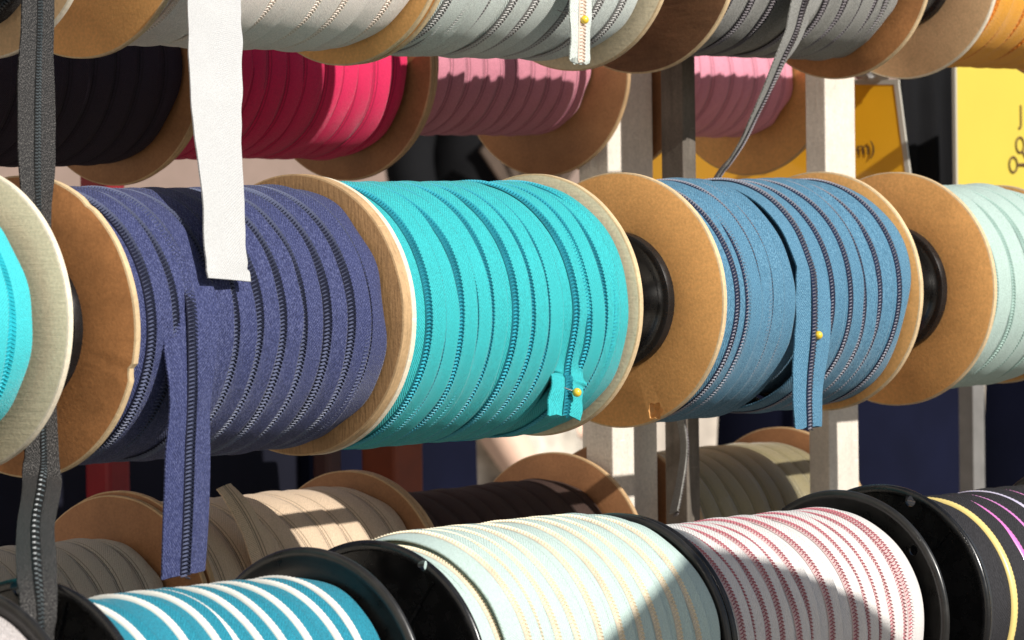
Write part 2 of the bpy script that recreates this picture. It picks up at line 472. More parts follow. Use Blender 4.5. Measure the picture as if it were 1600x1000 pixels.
def ribbon(name, pts, fab, parent, coil=None, m=90, seed=3, edge=.004, cup=.012, half=.044, hgt=.024, pitch=.026, seam=False, fray=0.0, twist=None, cut=0.0, slope=0.0, even_z=False):
    """hanging tape: pts are (x, y, z, width); its flat side faces the front; with edges, thickness and a slight cup"""
    rng = np.random.default_rng(seed)
    org = np.array(parent.location)/S if parent is not None else np.zeros(3)
    Q = catmull(pts, m); C3 = Q[:, :3]-org; w = Q[:, 3]
    T = np.gradient(C3, axis=0); T /= np.linalg.norm(T, axis=1)[:, None]
    tw = np.zeros(m) if twist is None else np.interp(np.linspace(0, 1, m), *zip(*twist))
    X = np.stack([np.cos(tw), np.sin(tw), np.zeros(m)], 1)
    sd = X - T*(X*T).sum(1)[:, None]; sd /= np.linalg.norm(sd, axis=1)[:, None]
    nn = np.cross(T, sd)
    L = np.concatenate([[0], np.cumsum(np.linalg.norm(np.diff(C3, axis=0), axis=1))])
    s_ = np.linspace(0, 6.28*2, m)
    eL = sum(rng.normal()*np.sin(k*s_+rng.uniform(0, 6))/k for k in range(1, 9))*edge
    eR = sum(rng.normal()*np.sin(k*s_+rng.uniform(0, 6))/k for k in range(1, 9))*edge
    roll = sum(rng.normal()*np.sin(k*s_*.5+rng.uniform(0, 6))/k for k in range(1, 5))*.012
    slope_a = np.interp(np.linspace(0, 1, m), *zip(*slope)) if isinstance(slope, (list, tuple)) else slope
    us = [-1, -.94, -.55, -.2, -.05, .05, .2, .55, .94, 1]
    V = []; uv = []
    for side in (0, 1):
        for u in (us if side == 0 else us[::-1]):
            off = u*w/2 + np.where(u < 0, eL, eR)*abs(u)**3
            y = cup*(1-u*u)+roll*u*np.linspace(0, 1, m)+slope_a*u*w/2 - (.012 if side else 0)
            if seam and abs(u) < .07 and side == 0: y = y-.006
            P = C3 + sd*off[:, None] + nn*np.asarray(y)[..., None]
            if fray: P[-1] += T[-1]*rng.uniform(-fray, fray)
            if cut: P[-1] += T[-1]*cut*u
            V.append(P); uv.append(np.stack([u*w/2, L], 1))
    k = len(V); V = np.concatenate(V); uv = np.concatenate(uv); Fc = []
    for i in range(k):
        j = (i+1) % k
        for a in range(m-1): Fc.append((i*m+a, i*m+a+1, j*m+a+1, j*m+a))
    Fc.append([i*m for i in range(k)]); Fc.append([i*m+m-1 for i in range(k)][::-1])
    o = mk(name, V, Fc, fab, parent, uv=uv); sharp(o, 50)
    bm = bmesh.new(); bm.from_mesh(o.data); bmesh.ops.recalc_face_normals(bm, faces=bm.faces[:]); bm.to_mesh(o.data); bm.free()
    if coil:
        N = int(L[-1]/pitch); q = np.linspace(0, L[-1], N); plen = L[-1]/N
        if even_z:
            Z = np.concatenate([[0], np.cumsum(np.abs(np.diff(C3[:, 2]))+1e-4)]); N = int(Z[-1]/pitch); q = np.interp(np.linspace(0, Z[-1], N), Z, L); plen = pitch*1.25
        I = lambda A: np.stack([np.interp(q, L, A[:, c]) for c in range(3)], 1)
        base = C3+nn*(cup+.002)
        V, Fc, mi = teeth(I(base), I(T), I(nn), I(sd), plen, half, hgt)
        i0 = len(V)
        for u, hh in ((-half*1.15, 0), (-half*.9, .005), (half*.9, .005), (half*1.15, 0)):
            for a in range(m): V.append(base[a]+sd[a]*u+nn[a]*hh)
        for kk in range(3):
            for a in range(m-1): Fc.append((i0+kk*m+a, i0+kk*m+a+1, i0+(kk+1)*m+a+1, i0+(kk+1)*m+a)); mi.append(1)
        mk('zipper_coil', V, Fc, coil, o, mi=mi, smooth=False)
    return o

def arc(r, x0, x1, w, oy=0.0, oz=0.0, a0=165, a1=8, k=8):
    """tape path over the top of a spool on the middle rod, from the back to the front"""
    out = []
    for i in range(k):
        a = math.radians(a0+(a1-a0)*i/(k-1)); f = i/(k-1)
        out.append((x0+(x1-x0)*f, oy-r*math.cos(a), oz+r*math.sin(a), w))
    return out

def pin(label, p):
    t = thing('ball_head_pin', label, 'pin', p, None)
    bm = bmesh.new(); bmesh.ops.create_uvsphere(bm, u_segments=20, v_segments=12, radius=.034*S)
    me = bpy.data.meshes.new('head'); bm.to_mesh(me); bm.free(); me.materials.append(MT['pin'])
    for f in me.polygons: f.use_smooth = True
    h = bpy.data.objects.new('head', me); COL.objects.link(h); h.parent = t
    V, Fc = lathe([(0, .0045), (.26, .0045), (.28, .001), (0, .001)], 8)
    V = np.asarray(V); V = np.stack([V[:, 1]-V[:, 0]*.30, V[:, 0]*.75, V[:, 2]+V[:, 0]*.30], 1)
    mk('needle', V, Fc, MT['rod'], t)
MT['pin'] = plain('pin_yellow', (0.80, 0.55, 0.04), 0.25, 0.6, coat=0.5)

# ------------------------------------------------------------------ the place: ground and the street behind
t = NT('paving'); ob = t.n('TexCoord').outputs['Object']
vor = t.n('TexVoronoi'); vor.inputs['Scale'].default_value = 7.0; t.l(ob, vor.inputs['Vector'])
nz = t.noise(ob, 1.3, 5, 0.6)
cc = t.mix(0.6, t.ramp(vor.outputs['Color'], [(0.0, (0.10, 0.088, 0.075)), (1.0, (0.20, 0.18, 0.155))]), t.ramp(nz, [(0.3, (0.10, 0.09, 0.08)), (0.7, (0.20, 0.18, 0.155))]))
t.l(cc, t.b.inputs['Base Color']); t.b.inputs['Roughness'].default_value = 0.85
t.bump(vor.outputs['Distance'], 0.4, 0.01)
g = mk('ground', [(-4000, -4000, G), (6000, -4000, G), (6000, 6000, G), (-4000, 6000, G)], [(0, 1, 2, 3)], t.m, smooth=False)
g['kind'] = 'structure'; g['label'] = 'stone paved market square under the stall'

t = NT('render_mauve'); ob = t.n('TexCoord').outputs['Object']
f1 = t.noise(ob, 0.9, 5, 0.6); f2 = t.noise(ob, 12, 3, 0.6)
t.l(t.mix(0.4, t.ramp(f1, [(0.3, (0.20, 0.14, 0.115)), (0.7, (0.27, 0.195, 0.16))]), t.ramp(f2, [(0.3, (0.19, 0.14, 0.11)), (0.7, (0.28, 0.2, 0.17))])), t.b.inputs['Base Color'])
t.b.inputs['Roughness'].default_value = 0.9; MT['render'] = t.m
t = NT('rubble_stone'); ob = t.n('TexCoord').outputs['Object']
f1 = t.noise(ob, 2.2, 5, 0.65); f2 = t.noise(ob, 7, 4, 0.6)
t.l(t.mix(0.5, t.ramp(f1, [(0.32, (0.10, 0.085, 0.07)), (0.45, (0.38, 0.33, 0.27)), (0.7, (0.62, 0.54, 0.45))]), t.ramp(f2, [(0.3, (0.2, 0.17, 0.15)), (0.7, (0.6, 0.52, 0.44))])), t.b.inputs['Base Color'])
t.b.inputs['Roughness'].default_value = 0.9; t.bump(f1, 0.8, 0.06); MT['rubble'] = t.m

bld = thing('building', 'mauve plastered building with a rough pale stone base across the square', 'building', (140, 76, G))
V, Fc = box((-80, 0, 7.5), (120, 4, 60)); mk('plaster_wall', V, Fc, MT['render'], bld, smooth=False)
V, Fc = box((-80, -.6, 0), (120, 4, 7.5)); mk('stone_base', V, Fc, MT['rubble'], bld, smooth=False)
V, Fc = box((-80, -.9, 7.5), (120, -.003, 7.9)); mk('string_course', V, Fc, MT['render'], bld, smooth=False)
MT['glass'] = plain('window_dark', (0.03, 0.035, 0.04), 0.1, 0.6)
MT['trim'] = plain('window_trim', (0.35, 0.3, 0.26), 0.7)
for k in range(7):
    x = -60+k*24
    V, Fc = box((x, -.25, 22), (x+9, .3, 38)); wn = mk('window', V, Fc, MT['trim'], bld, smooth=False)
    V, Fc = box((x+.8, -.32, 22.8), (x+8.2, -.253, 37.2)); mk('pane', V, Fc, MT['glass'], wn, smooth=False)

hs = thing('building', 'pale building added out of view at the left to bounce sunlight onto the flanges', 'building', (-25, 0, G))  # unseen sunlit wall, added as fill for the left-facing flanges
MT['fill_lime'] = plain('fill_limewash', (0.82, 0.74, 0.63), .9, .2, var=.06, scale=2)
hr = Matrix.Rotation(math.atan2(-.8, -.6), 4, 'Z')
def fill_house(name, c0, c1, mat, parent):
    V, Fc = box(c0, c1); V = [tuple(hr @ Vector(v)) for v in V]; return mk(name, V, Fc, mat, parent, smooth=False)
fill_house('wall', (-70, -6, 0), (60, 0, 85), MT['fill_lime'], hs)
fill_house('roof', (-72, -8, 85), (62, 2, 88), MT['trim'], hs)
for k in range(6):
    for z in (16, 50):
        wn = fill_house('window', (-62+k*20, -.1, z), (-54+k*20, .35, z+18), MT['trim'], hs)
        fill_house('pane', (-61.2+k*20, .353, z+.8), (-54.8+k*20, .40, z+17.2), MT['glass'], wn)

MT['red'] = plain('paint_dark_red', (0.20, 0.006, 0.012), 0.6, var=.15)
MT['orange_paint'] = plain('paint_orange_red', (0.17, 0.030, 0.007), 0.6, var=.15)
MT['wine'] = plain('paint_wine', (0.035, 0.007, 0.007), 0.6, var=.15)
def stall_pole(label, x0, x1, y, mat, top=30, lean=0.0):
    t = thing('stall_pole', label, 'pole', ((x0+x1)/2, y, G), 'poles of the stalls behind')
    h = (x1-x0)/2
    V, Fc = box((-h, -h, 0.3), (h, h, top-G)); V = [(v[0]+lean*(v[2]/12-.7), v[1], v[2]) for v in V]
    o = mk('shaft', V, Fc, mat, t, smooth=False); bevel(o, .05)
    V, Fc = box((-h-.5-lean*.7, -h-.5, 0), (h+.5-lean*.7, h+.5, .3)); mk('foot', V, Fc, mat, t, smooth=False)
    return t
stall_pole('dark red pole behind the spools, left of the purple tail', 32.12, 32.46, 10, MT['red'], lean=-.06, top=20)
stall_pole('orange red pole rising behind the rack below the turquoise spool', 36.6, 37.1, 10, MT['orange_paint'], top=-1)
stall_pole('thin wine red pole just left of the orange red pole', 35.62, 35.86, 10, MT['wine'], top=-1)

def cloth_mat(name, col, rough=0.9):
    t = NT(name); ob = t.n('TexCoord').outputs['Object']
    f = t.noise(ob, 3, 4, 0.6); t.l(t.ramp(f, [(0.3, mul(col, .6)), (0.7, mul(col, 1.4))]), t.b.inputs['Base Color'])
    t.b.inputs['Roughness'].default_value = rough; t.b.inputs['Specular IOR Level'].default_value = .1
    return t.m
MT['navy_cloth'] = cloth_mat('navy_cloth', (0.004, 0.005, 0.016))
MT['slate_cloth'] = cloth_mat('slate_cloth', (0.011, 0.0115, 0.02))
MT['black_cloth'] = cloth_mat('black_cloth', (0.008, 0.008, 0.009))

def draped_table(label, x0, x1, y0, y1, ztop, mat, seed):
    t = thing('draped_table', label, 'table', ((x0+x1)/2, (y0+y1)/2, G), 'cloth covered tables behind the rack')
    cx, cy = (x0+x1)/2, (y0+y1)/2; rng = np.random.default_rng(seed)
    per = []; st = .12
    for (ax, ay), (bx, by) in (((x0,y0),(x1,y0)), ((x1,y0),(x1,y1)), ((x1,y1),(x0,y1)), ((x0,y1),(x0,y0))):
        k = int(math.hypot(bx-ax, by-ay)/st)
        for i in range(k): per.append((ax+(bx-ax)*i/k, ay+(by-ay)*i/k))
    per = np.array(per); n = len(per); cum = np.arange(n)*st
    fold = sum(rng.uniform(.4, 1)*np.sin(cum*f+rng.uniform(0, 6)) for f in (1.1, 1.9, 3.1))
    d = per-np.array([cx, cy]); nrm = d/np.linalg.norm(d, axis=1)[:, None]
    V = []; H = ztop-G; zs = [H, H-.1, H-1, H-4, H-8, .15]; am = [0, .01, .06, .16, .22, .26]
    for z, a in zip(zs, am):
        P = per+nrm*(fold*a+ a*1.2)[:, None]-np.array([cx, cy])
        V.append(np.column_stack([P, np.full(n, z)]))
    V = np.concatenate(V); Fc = []
    for i in range(len(zs)-1):
        for a in range(n): b = (a+1) % n; Fc.append((i*n+a, (i+1)*n+a, (i+1)*n+b, i*n+b))
    Fc.append(list(range(n)))
    c = mk('tablecloth', V, Fc, mat, t); sharp(c, 50)
    for sx in (x0+.6, x1-.6):
        for sy in (y0+.6, y1-.6):
            V, Fc = box((sx-cx-.2, sy-cy-.2, 0), (sx-cx+.2, sy-cy+.2, H-.2)); mk('leg', V, Fc, MT['post_grey'], t, smooth=False)
    return t
draped_table('table under a slate blue cloth behind the left half of the rack', 27, 37.6, 12, 17, -.9, MT['slate_cloth'], 3)
draped_table('navy draped table behind the turquoise spool and the two reddish poles', 37.75, 40.85, 12, 16, -.8, MT['navy_cloth'], 4)
draped_table('navy draped table seen between the blue spool and the striped black spool', 47.8, 52.1, 12, 13.1, -.6, MT['navy_cloth'], 5)
draped_table('navy draped table at the far right behind the pale mint spool', 54.3, 61, 12, 12.9, -.6, MT['navy_cloth'], 8)
MT['grey_metal'] = plain('grey_metal', (0.22, 0.21, 0.20), 0.5, metallic=.3, var=.15)

# ------------------------------------------------------------------ a person behind the rack
MT['skin'] = plain('skin', (0.74, 0.50, 0.38), 0.5, 0.4, var=.06)
MT['hair'] = plain('hair', (0.03, 0.018, 0.01), 0.5, var=.3)
def person(loc):
    t = thing('person', 'person in a dark top with a fan print, one bare forearm hanging in the sun', 'person', loc)
    J = [(0,0,9.3,1.45),(0,.05,10.8,1.35),(0,0,12.4,1.6),(0,0,13.6,1.45),(0,.05,14.5,.62),(0,-.1,15.2,.85),(0,-.15,16.2,.95),(0,0,16.9,.62)]
    E = [(i, i+1) for i in range(7)]
    def chain(pts, root):
        p = root
        for q in pts: J.append(q); E.append((p, len(J)-1)); p = len(J)-1
        return p
    chain([(.85,0,8.4,.95),(.9,-.05,4.9,.65),(.9,.1,2.4,.52),(.9,.1,.5,.36),(.95,-1.0,.25,.32)], 0)
    chain([(-.85,0,8.4,.95),(-.9,-.05,4.9,.65),(-.9,.1,2.4,.52),(-.9,.1,.5,.36),(-.95,-1.0,.25,.32)], 0)
    def arm(sg, el, wr):
        d = (np.array(wr)-np.array(el)); d = d/np.linalg.norm(d)
        w = chain([(sg*1.75,0,13.75,.62),(sg*2.1,.1,12.2,.5),(*el,.5),(*(np.array(el)*.6+np.array(wr)*.4),.52),(*wr,.36)], 3)
        pm = np.array(wr)+d*.55; k = chain([(*pm, .3)], w)
        side = np.cross(d, (0, -1, 0)); side /= np.linalg.norm(side)
        for i, ln in enumerate((.75, .85, .8, .62)):
            b = pm+d*.35+side*(i-1.5)*.22
            chain([(*b, .12), (*(b+d*ln*.5+np.array((0, -.1, 0))), .1), (*(b+d*ln+np.array((0, -.3, 0))), .08)], k)
        b = np.array(wr)+d*.3+side*-.4
        chain([(*b, .13), (*(b+d*.5-side*.12), .1)], w)
    arm(-1, (-2.3, -1.0, 8.8), (-1.3, -2.2, 5.9)); arm(1, (2.35, .2, 10.6), (2.3, -.4, 8.1))
    me = bpy.data.meshes.new('body'); me.from_pydata([tuple(np.array(j[:3])*S) for j in J], E, [])
    o = bpy.data.objects.new('body', me); COL.objects.link(o)
    m = o.modifiers.new('skin', 'SKIN'); m.use_smooth_shade = True
    for v, j in zip(me.skin_vertices[0].data, J): v.radius = (j[3]*S, j[3]*S*(.72 if 9 < j[2] < 14 and abs(j[0]) < .1 else 1))
    me.skin_vertices[0].data[0].use_root = True
    o.modifiers.new('sub', 'SUBSURF').levels = 2
    bpy.context.view_layer.update(); dg = bpy.context.evaluated_depsgraph_get()
    nm = bpy.data.meshes.new_from_object(o.evaluated_get(dg)); o.modifiers.clear(); o.data = nm; nm.name = 'body'
    nm.materials.clear()
    for mm in ('skin', 'black_cloth', 'navy_cloth'): nm.materials.append(MT[mm])
    for f in nm.polygons:
        c = f.center/S
        f.material_index = 0 if c.z > 14.4 or (abs(c.x) > 1.2 and c.z < 11.2 and c.z > 5.5) else (1 if c.z > 8.9 else 2)
        f.use_smooth = True
    o.parent = t
    bm = bmesh.new(); bmesh.ops.create_uvsphere(bm, u_segments=24, v_segments=16, radius=1.08*S)
    bmesh.ops.delete(bm, geom=[v for v in bm.verts if v.co.y < -.35*S and v.co.z < .5*S], context='VERTS')
    bmesh.ops.solidify(bm, geom=bm.faces[:], thickness=.12*S)
    hm = bpy.data.meshes.new('hair'); bm.to_mesh(hm); bm.free(); hm.materials.append(MT['hair'])
    h = bpy.data.objects.new('hair', hm); COL.objects.link(h); h.parent = t; h.location = Vector((0, .05, 16.2))*S
    for sg in (-1, 1):
        bm = bmesh.new(); bmesh.ops.create_uvsphere(bm, u_segments=12, v_segments=8, radius=.11*S)
        em = bpy.data.meshes.new('eye'); bm.to_mesh(em); bm.free(); em.materials.append(MT['glass'])
        e = bpy.data.objects.new('eye', em); COL.objects.link(e); e.parent = t; e.location = Vector((sg*.35, -.98, 16.15))*S
    sk = NT('mottled_skirt'); f = sk.noise(sk.n('TexCoord').outputs['Object'], 9, 4, .6)
    sk.l(sk.ramp(f, [(.38, (.12, .10, .085)), (.5, (.45, .40, .33)), (.65, (.72, .66, .56))]), sk.b.inputs['Base Color']); sk.b.inputs['Roughness'].default_value = .9
    V = []; n = 64
    for z, r in ((9.6, 1.35), (8.4, 1.75), (5, 2.5), (2.2, 3.0), (2.2, 2.9), (9.5, 1.25)):
        for a in range(n):
            A = 2*math.pi*a/n; q = r*(1+.05*math.sin(A*9)*(9.6-z)/7); V.append((q*math.cos(A), q*.85*math.sin(A), z))
    mk('skirt', V, [(i*n+a, i*n+(a+1) % n, (i+1)*n+(a+1) % n, (i+1)*n+a) for i in range(5) for a in range(n)], sk.m, t)
    # fan shaped print: raised fabric strips fanning out from one point on the chest
    MT['print'] = plain('print_brown', (0.07, 0.045, 0.03), 0.8, var=.2)
    for k in range(7):
        a = math.radians(-42+k*14); V = []
        for rr, hw in ((.5, .05), (2.3, .20)):
            for sx in (-hw, hw):
                for dy in (0, .05): V.append((math.sin(a)*rr+math.cos(a)*sx, -1.42+dy+.0*rr, 10.7+math.cos(a)*rr-math.sin(a)*sx))
        mk('print_strip', V, [(0,1,3,2),(4,6,7,5),(0,4,5,1),(2,3,7,6),(0,2,6,4),(1,5,7,3)], MT['print'], t, smooth=False)
    return t
person((76.9, 40, G)).scale = (1.15,)*3

# ------------------------------------------------------------------ the rack: posts and rods
rack = thing('display_rack', 'wooden display rack with pale posts and long steel rods', 'rack', (26, 1.5, G))
def rack_box(name, c0, c1, mat, bev=.012, lab=None):
    V, Fc = box(c0, c1); V = np.array(V)-np.array([26, 1.5, G]); o = mk(name, V, Fc, mat, rack, smooth=False); bevel(o, bev)
    if lab: o['label'] = lab
    return o
rack_box('post', (33.15, 4.30, G), (33.88, 4.65, 6.0), MT['post_white'], lab='pale wooden post beside the old rose spool')
rack_box('post', (31.12, 2.80, G), (31.80, 3.10, -.3), MT['post_white'], lab='short pale post between the brown and the olive spools')
rack_box('post', (31.41, 2.20, G), (31.61, 2.44, 6.0), MT['post_grey'], lab='weathered grey post in front of the pink spool')
rack_box('post', (33.20, 1.87, G), (33.70, 2.09, 6.0), MT['post_white'], lab='whitewashed post standing in the sun right of the gray tape')
for sx in (13.9, 38.6):
    V = []
    for x in (sx, sx+.4):
        V += [(x, -4.2, G), (x, -3.4, G), (x, 3.4, 6.4), (x, 2.6, 6.4)]
    V = np.array(V)-np.array([26, 1.5, G])
    mk('side_frame', V, [(0,1,2,3),(7,6,5,4),(0,4,5,1),(1,5,6,2),(2,6,7,3),(3,7,4,0)], MT['post_white'], rack, smooth=False)
for r_ in 'MTBUL':
    y, z = ROW[r_]; e_ = {'U': 36.5, 'L': 35.0}.get(r_, 38.9); V, Fc = lathe([(14.0, .085), (e_, .085), (e_, .01), (14.0, .01)], 32)
    V = np.asarray(V)+np.array([-26, y-1.5, z-G]); o = mk('rod', V, Fc, MT['rod'], rack); sharp(o)

# ------------------------------------------------------------------ tape materials
FB = {}
FB['navy'] = fabric('tape_navy', (0.036, 0.046, 0.140), grain=.24, speck=(0.115, 0.13, 0.26), sheen=.12)
FB['cyan'] = fabric('tape_turquoise', (0.03, 0.42, 0.445), grain=.10, tint=.06)
FB['cyan0'] = fabric('tape_bright_cyan', (0.045, 0.52, 0.57), grain=.06, tint=.04)
FB['blue'] = fabric('tape_steel_blue', (0.074, 0.21, 0.33), grain=.18, speck=(0.16, 0.33, 0.46))
FB['mint'] = fabric('tape_pale_mint', (0.42, 0.55, 0.50), grain=.07)
FB['charcoal'] = fabric('tape_charcoal', (0.020, 0.019, 0.019), grain=.35, speck=(0.17, 0.16, 0.15), sheen=0)
FB['cream'] = fabric('tape_cream', (0.80, 0.71, 0.64), grain=.07, tint=.04)
FB['silver'] = fabric('tape_silver', (0.60, 0.645, 0.60), grain=.10)
FB['gray'] = fabric('tape_gray', (0.25, 0.245, 0.225), grain=.18)
FB['orange'] = fabric('tape_orange', (0.80, 0.36, 0.035), grain=.06)
FB['bblue'] = fabric('tape_azure', (0.014, 0.22, 0.31), grain=.14)
FB['bmint'] = fabric('tape_ice_mint', (0.47, 0.59, 0.55), grain=.05, tint=.04)
FB['white'] = fabric('tape_white', (0.66, 0.63, 0.61), grain=.04, tint=.03)
FB['white_flat'] = fabric('tape_bright_white', (0.50, 0.50, 0.495), grain=.06, tint=0)
FB['black'] = fabric('tape_black', (0.026, 0.025, 0.028), grain=.25, sheen=0)
FB['lgray'] = fabric('tape_light_gray', (0.50, 0.46, 0.45), grain=.16)
FB['udark'] = fabric('tape_aubergine', (0.020, 0.012, 0.024), sheen=0, grain=.12, tint=.1, seam=.45)
FB['crimson'] = fabric('tape_crimson', (0.66, 0.016, 0.095), grain=.07, tint=.06, seam=.45)
FB['rose'] = fabric('tape_old_rose', (0.56, 0.21, 0.27), grain=.07, seam=.45)
FB['pink'] = fabric('tape_pink', (0.72, 0.29, 0.38), grain=.07, seam=.45)
FB['gbeige'] = fabric('tape_grey_beige', (0.50, 0.43, 0.35), grain=.08, seam=.45)
FB['beige'] = fabric('tape_beige', (0.62, 0.47, 0.33), grain=.07, seam=.45)
FB['brown'] = fabric('tape_dark_brown', (0.045, 0.024, 0.018), sheen=0, grain=.12, seam=.45)
FB['olive'] = fabric('tape_olive', (0.24, 0.20, 0.10), grain=.10, sheen=.4, rough=.45, spec=.6, seam=.45)
CO = {}
CO['navy'] = coil_mats('coil_navy', (0.10, 0.115, 0.19), (0.006, 0.007, 0.02), rough=.22)
CO['cyan'] = coil_mats('coil_turquoise', (0.03, 0.34, 0.43), (0.008, 0.13, 0.17))
CO['cyan0'] = coil_mats('coil_cyan', (0.03, 0.48, 0.58), (0.015, 0.35, 0.42))
CO['blue'] = coil_mats('coil_steel', (0.22, 0.22, 0.26), (0.008, 0.016, 0.045), rough=.2)
CO['mint'] = coil_mats('coil_sage', (0.33, 0.46, 0.41), (0.25, 0.36, 0.32))
CO['charcoal'] = coil_mats('coil_gunmetal', (0.09, 0.11, 0.12), (0.008, 0.008, 0.008), rough=.18)
CO['cream'] = coil_mats('coil_peach', (0.74, 0.62, 0.53), (0.66, 0.53, 0.44))
CO['silver'] = coil_mats('coil_pewter', (0.40, 0.39, 0.37), (0.22, 0.21, 0.20))
CO['gray'] = coil_mats('coil_lead', (0.18, 0.16, 0.17), (0.02, 0.018, 0.02), rough=.22)
CO['orange'] = coil_mats('coil_orange', (0.75, 0.25, 0.02), (0.6, 0.18, 0.02))
CO['bwhite'] = coil_mats('coil_white', (0.80, 0.77, 0.70), (0.6, 0.58, 0.52), rough=.45)
CO['gold'] = coil_mats('coil_gold', (0.82, 0.72, 0.52), (0.58, 0.51, 0.40), rough=.35)
CO['maroon'] = coil_mats('coil_maroon', (0.38, 0.12, 0.145), (0.52, 0.38, 0.37), rough=.35)
RB = [plain('coil_rainbow', c, .35, .6, coat=.3) for c in ((0.03, 0.03, 0.032), (0.72, 0.20, 0.55), (0.80, 0.62, 0.22), (0.66, 0.22, 0.56), (0.60, 0.55, 0.72), (0.75, 0.22, 0.55))]

# ------------------------------------------------------------------ middle rod
TH = .055
def wooden(sp, lf=None, rf=None, caps=False, oyz=(0, 0), chipsL=(), pits=(), seed=1):
    """left and right board flanges: (x0, x1, face, rim)"""
    for k, f in enumerate((lf, rf)):
        if f: wood_flange(sp.root, sp.lx(f[0]), sp.lx(f[1]), oyz[0] if k else 0, oyz[1] if k else 0, f[2], f[3], seed*7+k, chipsL if k == 0 else (), f[4] if len(f) > 4 else 1.0, pits if k == 0 else ())
    if caps and lf: hub_cap(sp.root, sp.lx(lf[0]), 0, 0)

s = Spool('bright cyan zipper tape on a pale wooden spool cut off at the left edge', 'M', 17.25, 20.156, .008, .057)
wooden(s, (17.25, 17.305, 'face_birch', 'rim_pale'), (20.10, 20.156, 'face_birch', 'rim_white'), seed=2)
s.wind(seq(17.55, 19.74, .24, .02, 1), .84, .40, FB['cyan0'], CO['cyan0'], seed=11, end_edge=.014, hgt=.016, wob=.015)

s = Spool('purple navy zipper tape with dark coils, long tail hanging in front', 'M', 20.70, 23.56, -.018, -.01)
wooden(s, (20.70, 20.756, 'face_brown', 'rim_pale'), (23.455, 23.555, 'face_ply', 'rim_tan'), caps=True, chipsL=((math.radians(196.5), .035, .05), (2.2, .012, .06)), seed=3)
s.wind([20.97, 21.17, 21.58, 21.80, 22.03, 22.28, 22.51, 22.76, 23.01, 23.18], .895, .44, FB['navy'], CO['navy'], seed=5, variants=5, n=200, sag=.012, end_edge=.026, half=.043, hgt=.028, pitch=.026, wob=.014, uR=.185)
tl = ribbon('tape_tail', arc(.902, 21.37, 21.345, .44, -.018, -.022, a1=14)+[(21.317,-.945,.05,.41),(21.276,-.985,-.144,.40),(21.242,-1.01,-.395,.40),(21.211,-1.02,-.645,.41),(21.195,-1.02,-.813,.415),(21.166,-1.02,-1.231,.425),(21.138,-1.01,-1.641,.41)],
       FB['navy'], s.root, CO['navy'], m=150, seed=4, half=.043, hgt=.028, pitch=.026, cut=-.03, fray=.006, slope=[(0, .085), (.45, .085), (.56, .40), (.66, .30), (.76, .05), (1, 0)])
tl['label'] = 'long purple navy tail hanging straight down over the lower spools'

s = Spool('turquoise zipper tape pinned with a yellow pin, next to the purple navy spool', 'M', 23.575, 26.374, 0, -.015)
wooden(s, (23.572, 23.63, 'face_light', 'rim_white'), (26.318, 26.374, 'face_birch', 'rim_pale'), oyz=(.02, 0), seed=5)
s.wind([23.85, 24.00, 24.19, 24.37, 24.57, 24.84, 25.05, 25.24, 25.72, 25.93, 26.06], .935, .38, FB['cyan'], CO['cyan'], seed=21, variants=6, sag=.018, half=.036, end_edge=.012, wob=.022, uR=.165)
ribbon('tape_tail', arc(.942, 25.47, 25.57, .37, .0, -.033, a1=-26)+[(25.54,-.878,-.55,.34),(25.49,-.905,-.67,.33),(25.44,-.92,-.80,.329)], FB['cyan'], s.root, CO['cyan'], m=120, seed=6, half=.036, cut=-.05, fray=.008, slope=[(0, .085), (.88, .085), (.95, .20), (1, .12)])

s = Spool('steel blue zipper tape with dark metallic coils, middle rod right of the turquoise spool', 'M', 27.39, 30.281, 0, -.006)
wooden(s, (27.39, 27.447, 'face_tan', 'rim_pale'), (30.225, 30.281, 'face_tan', 'rim_pale'), caps=True, pits=((-.345, -.86, .062),), seed=8)
s.wind([27.65, 27.81, 27.98, 28.15, 28.29, 29.02, 29.30, 29.50, 29.70, 30.00], .925, .37, FB['blue'], CO['blue'], seed=31, variants=6, sag=.012, end_edge=.03, wob=.022, uR=.16, half=.032, hgt=.02)
ribbon('tape_tail', arc(.932, 28.80, 28.745, .36, 0, -.018, a1=16)+[(28.70,-.955,.08,.34),(28.66,-.985,-.12,.33),(28.62,-1.0,-.343,.338),(28.569,-1.0,-.595,.337),(28.547,-1.0,-.797,.328),(28.551,-1.0,-1.04,.31)], FB['blue'], s.root, CO['blue'], m=130, seed=9, fray=.012, slope=[(0, .085), (.55, .085), (.66, .40), (.76, .30), (.88, .05), (1, 0)], half=.032)

s = Spool('pale mint zipper tape at the right edge on the middle rod', 'M', 31.386, 33.15, 0, -.012)
wooden(s, (31.386, 31.442, 'face_tan', 'rim_pale'), (33.095, 33.15, 'face_tan', 'rim_pale', .88), caps=True, seed=12)
s.wind(seq(31.68, 32.86, .27, .05, 4), .85, .42, FB['mint'], CO['mint'], seed=41, variants=5, hgt=.016, half=.036, wob=.035)

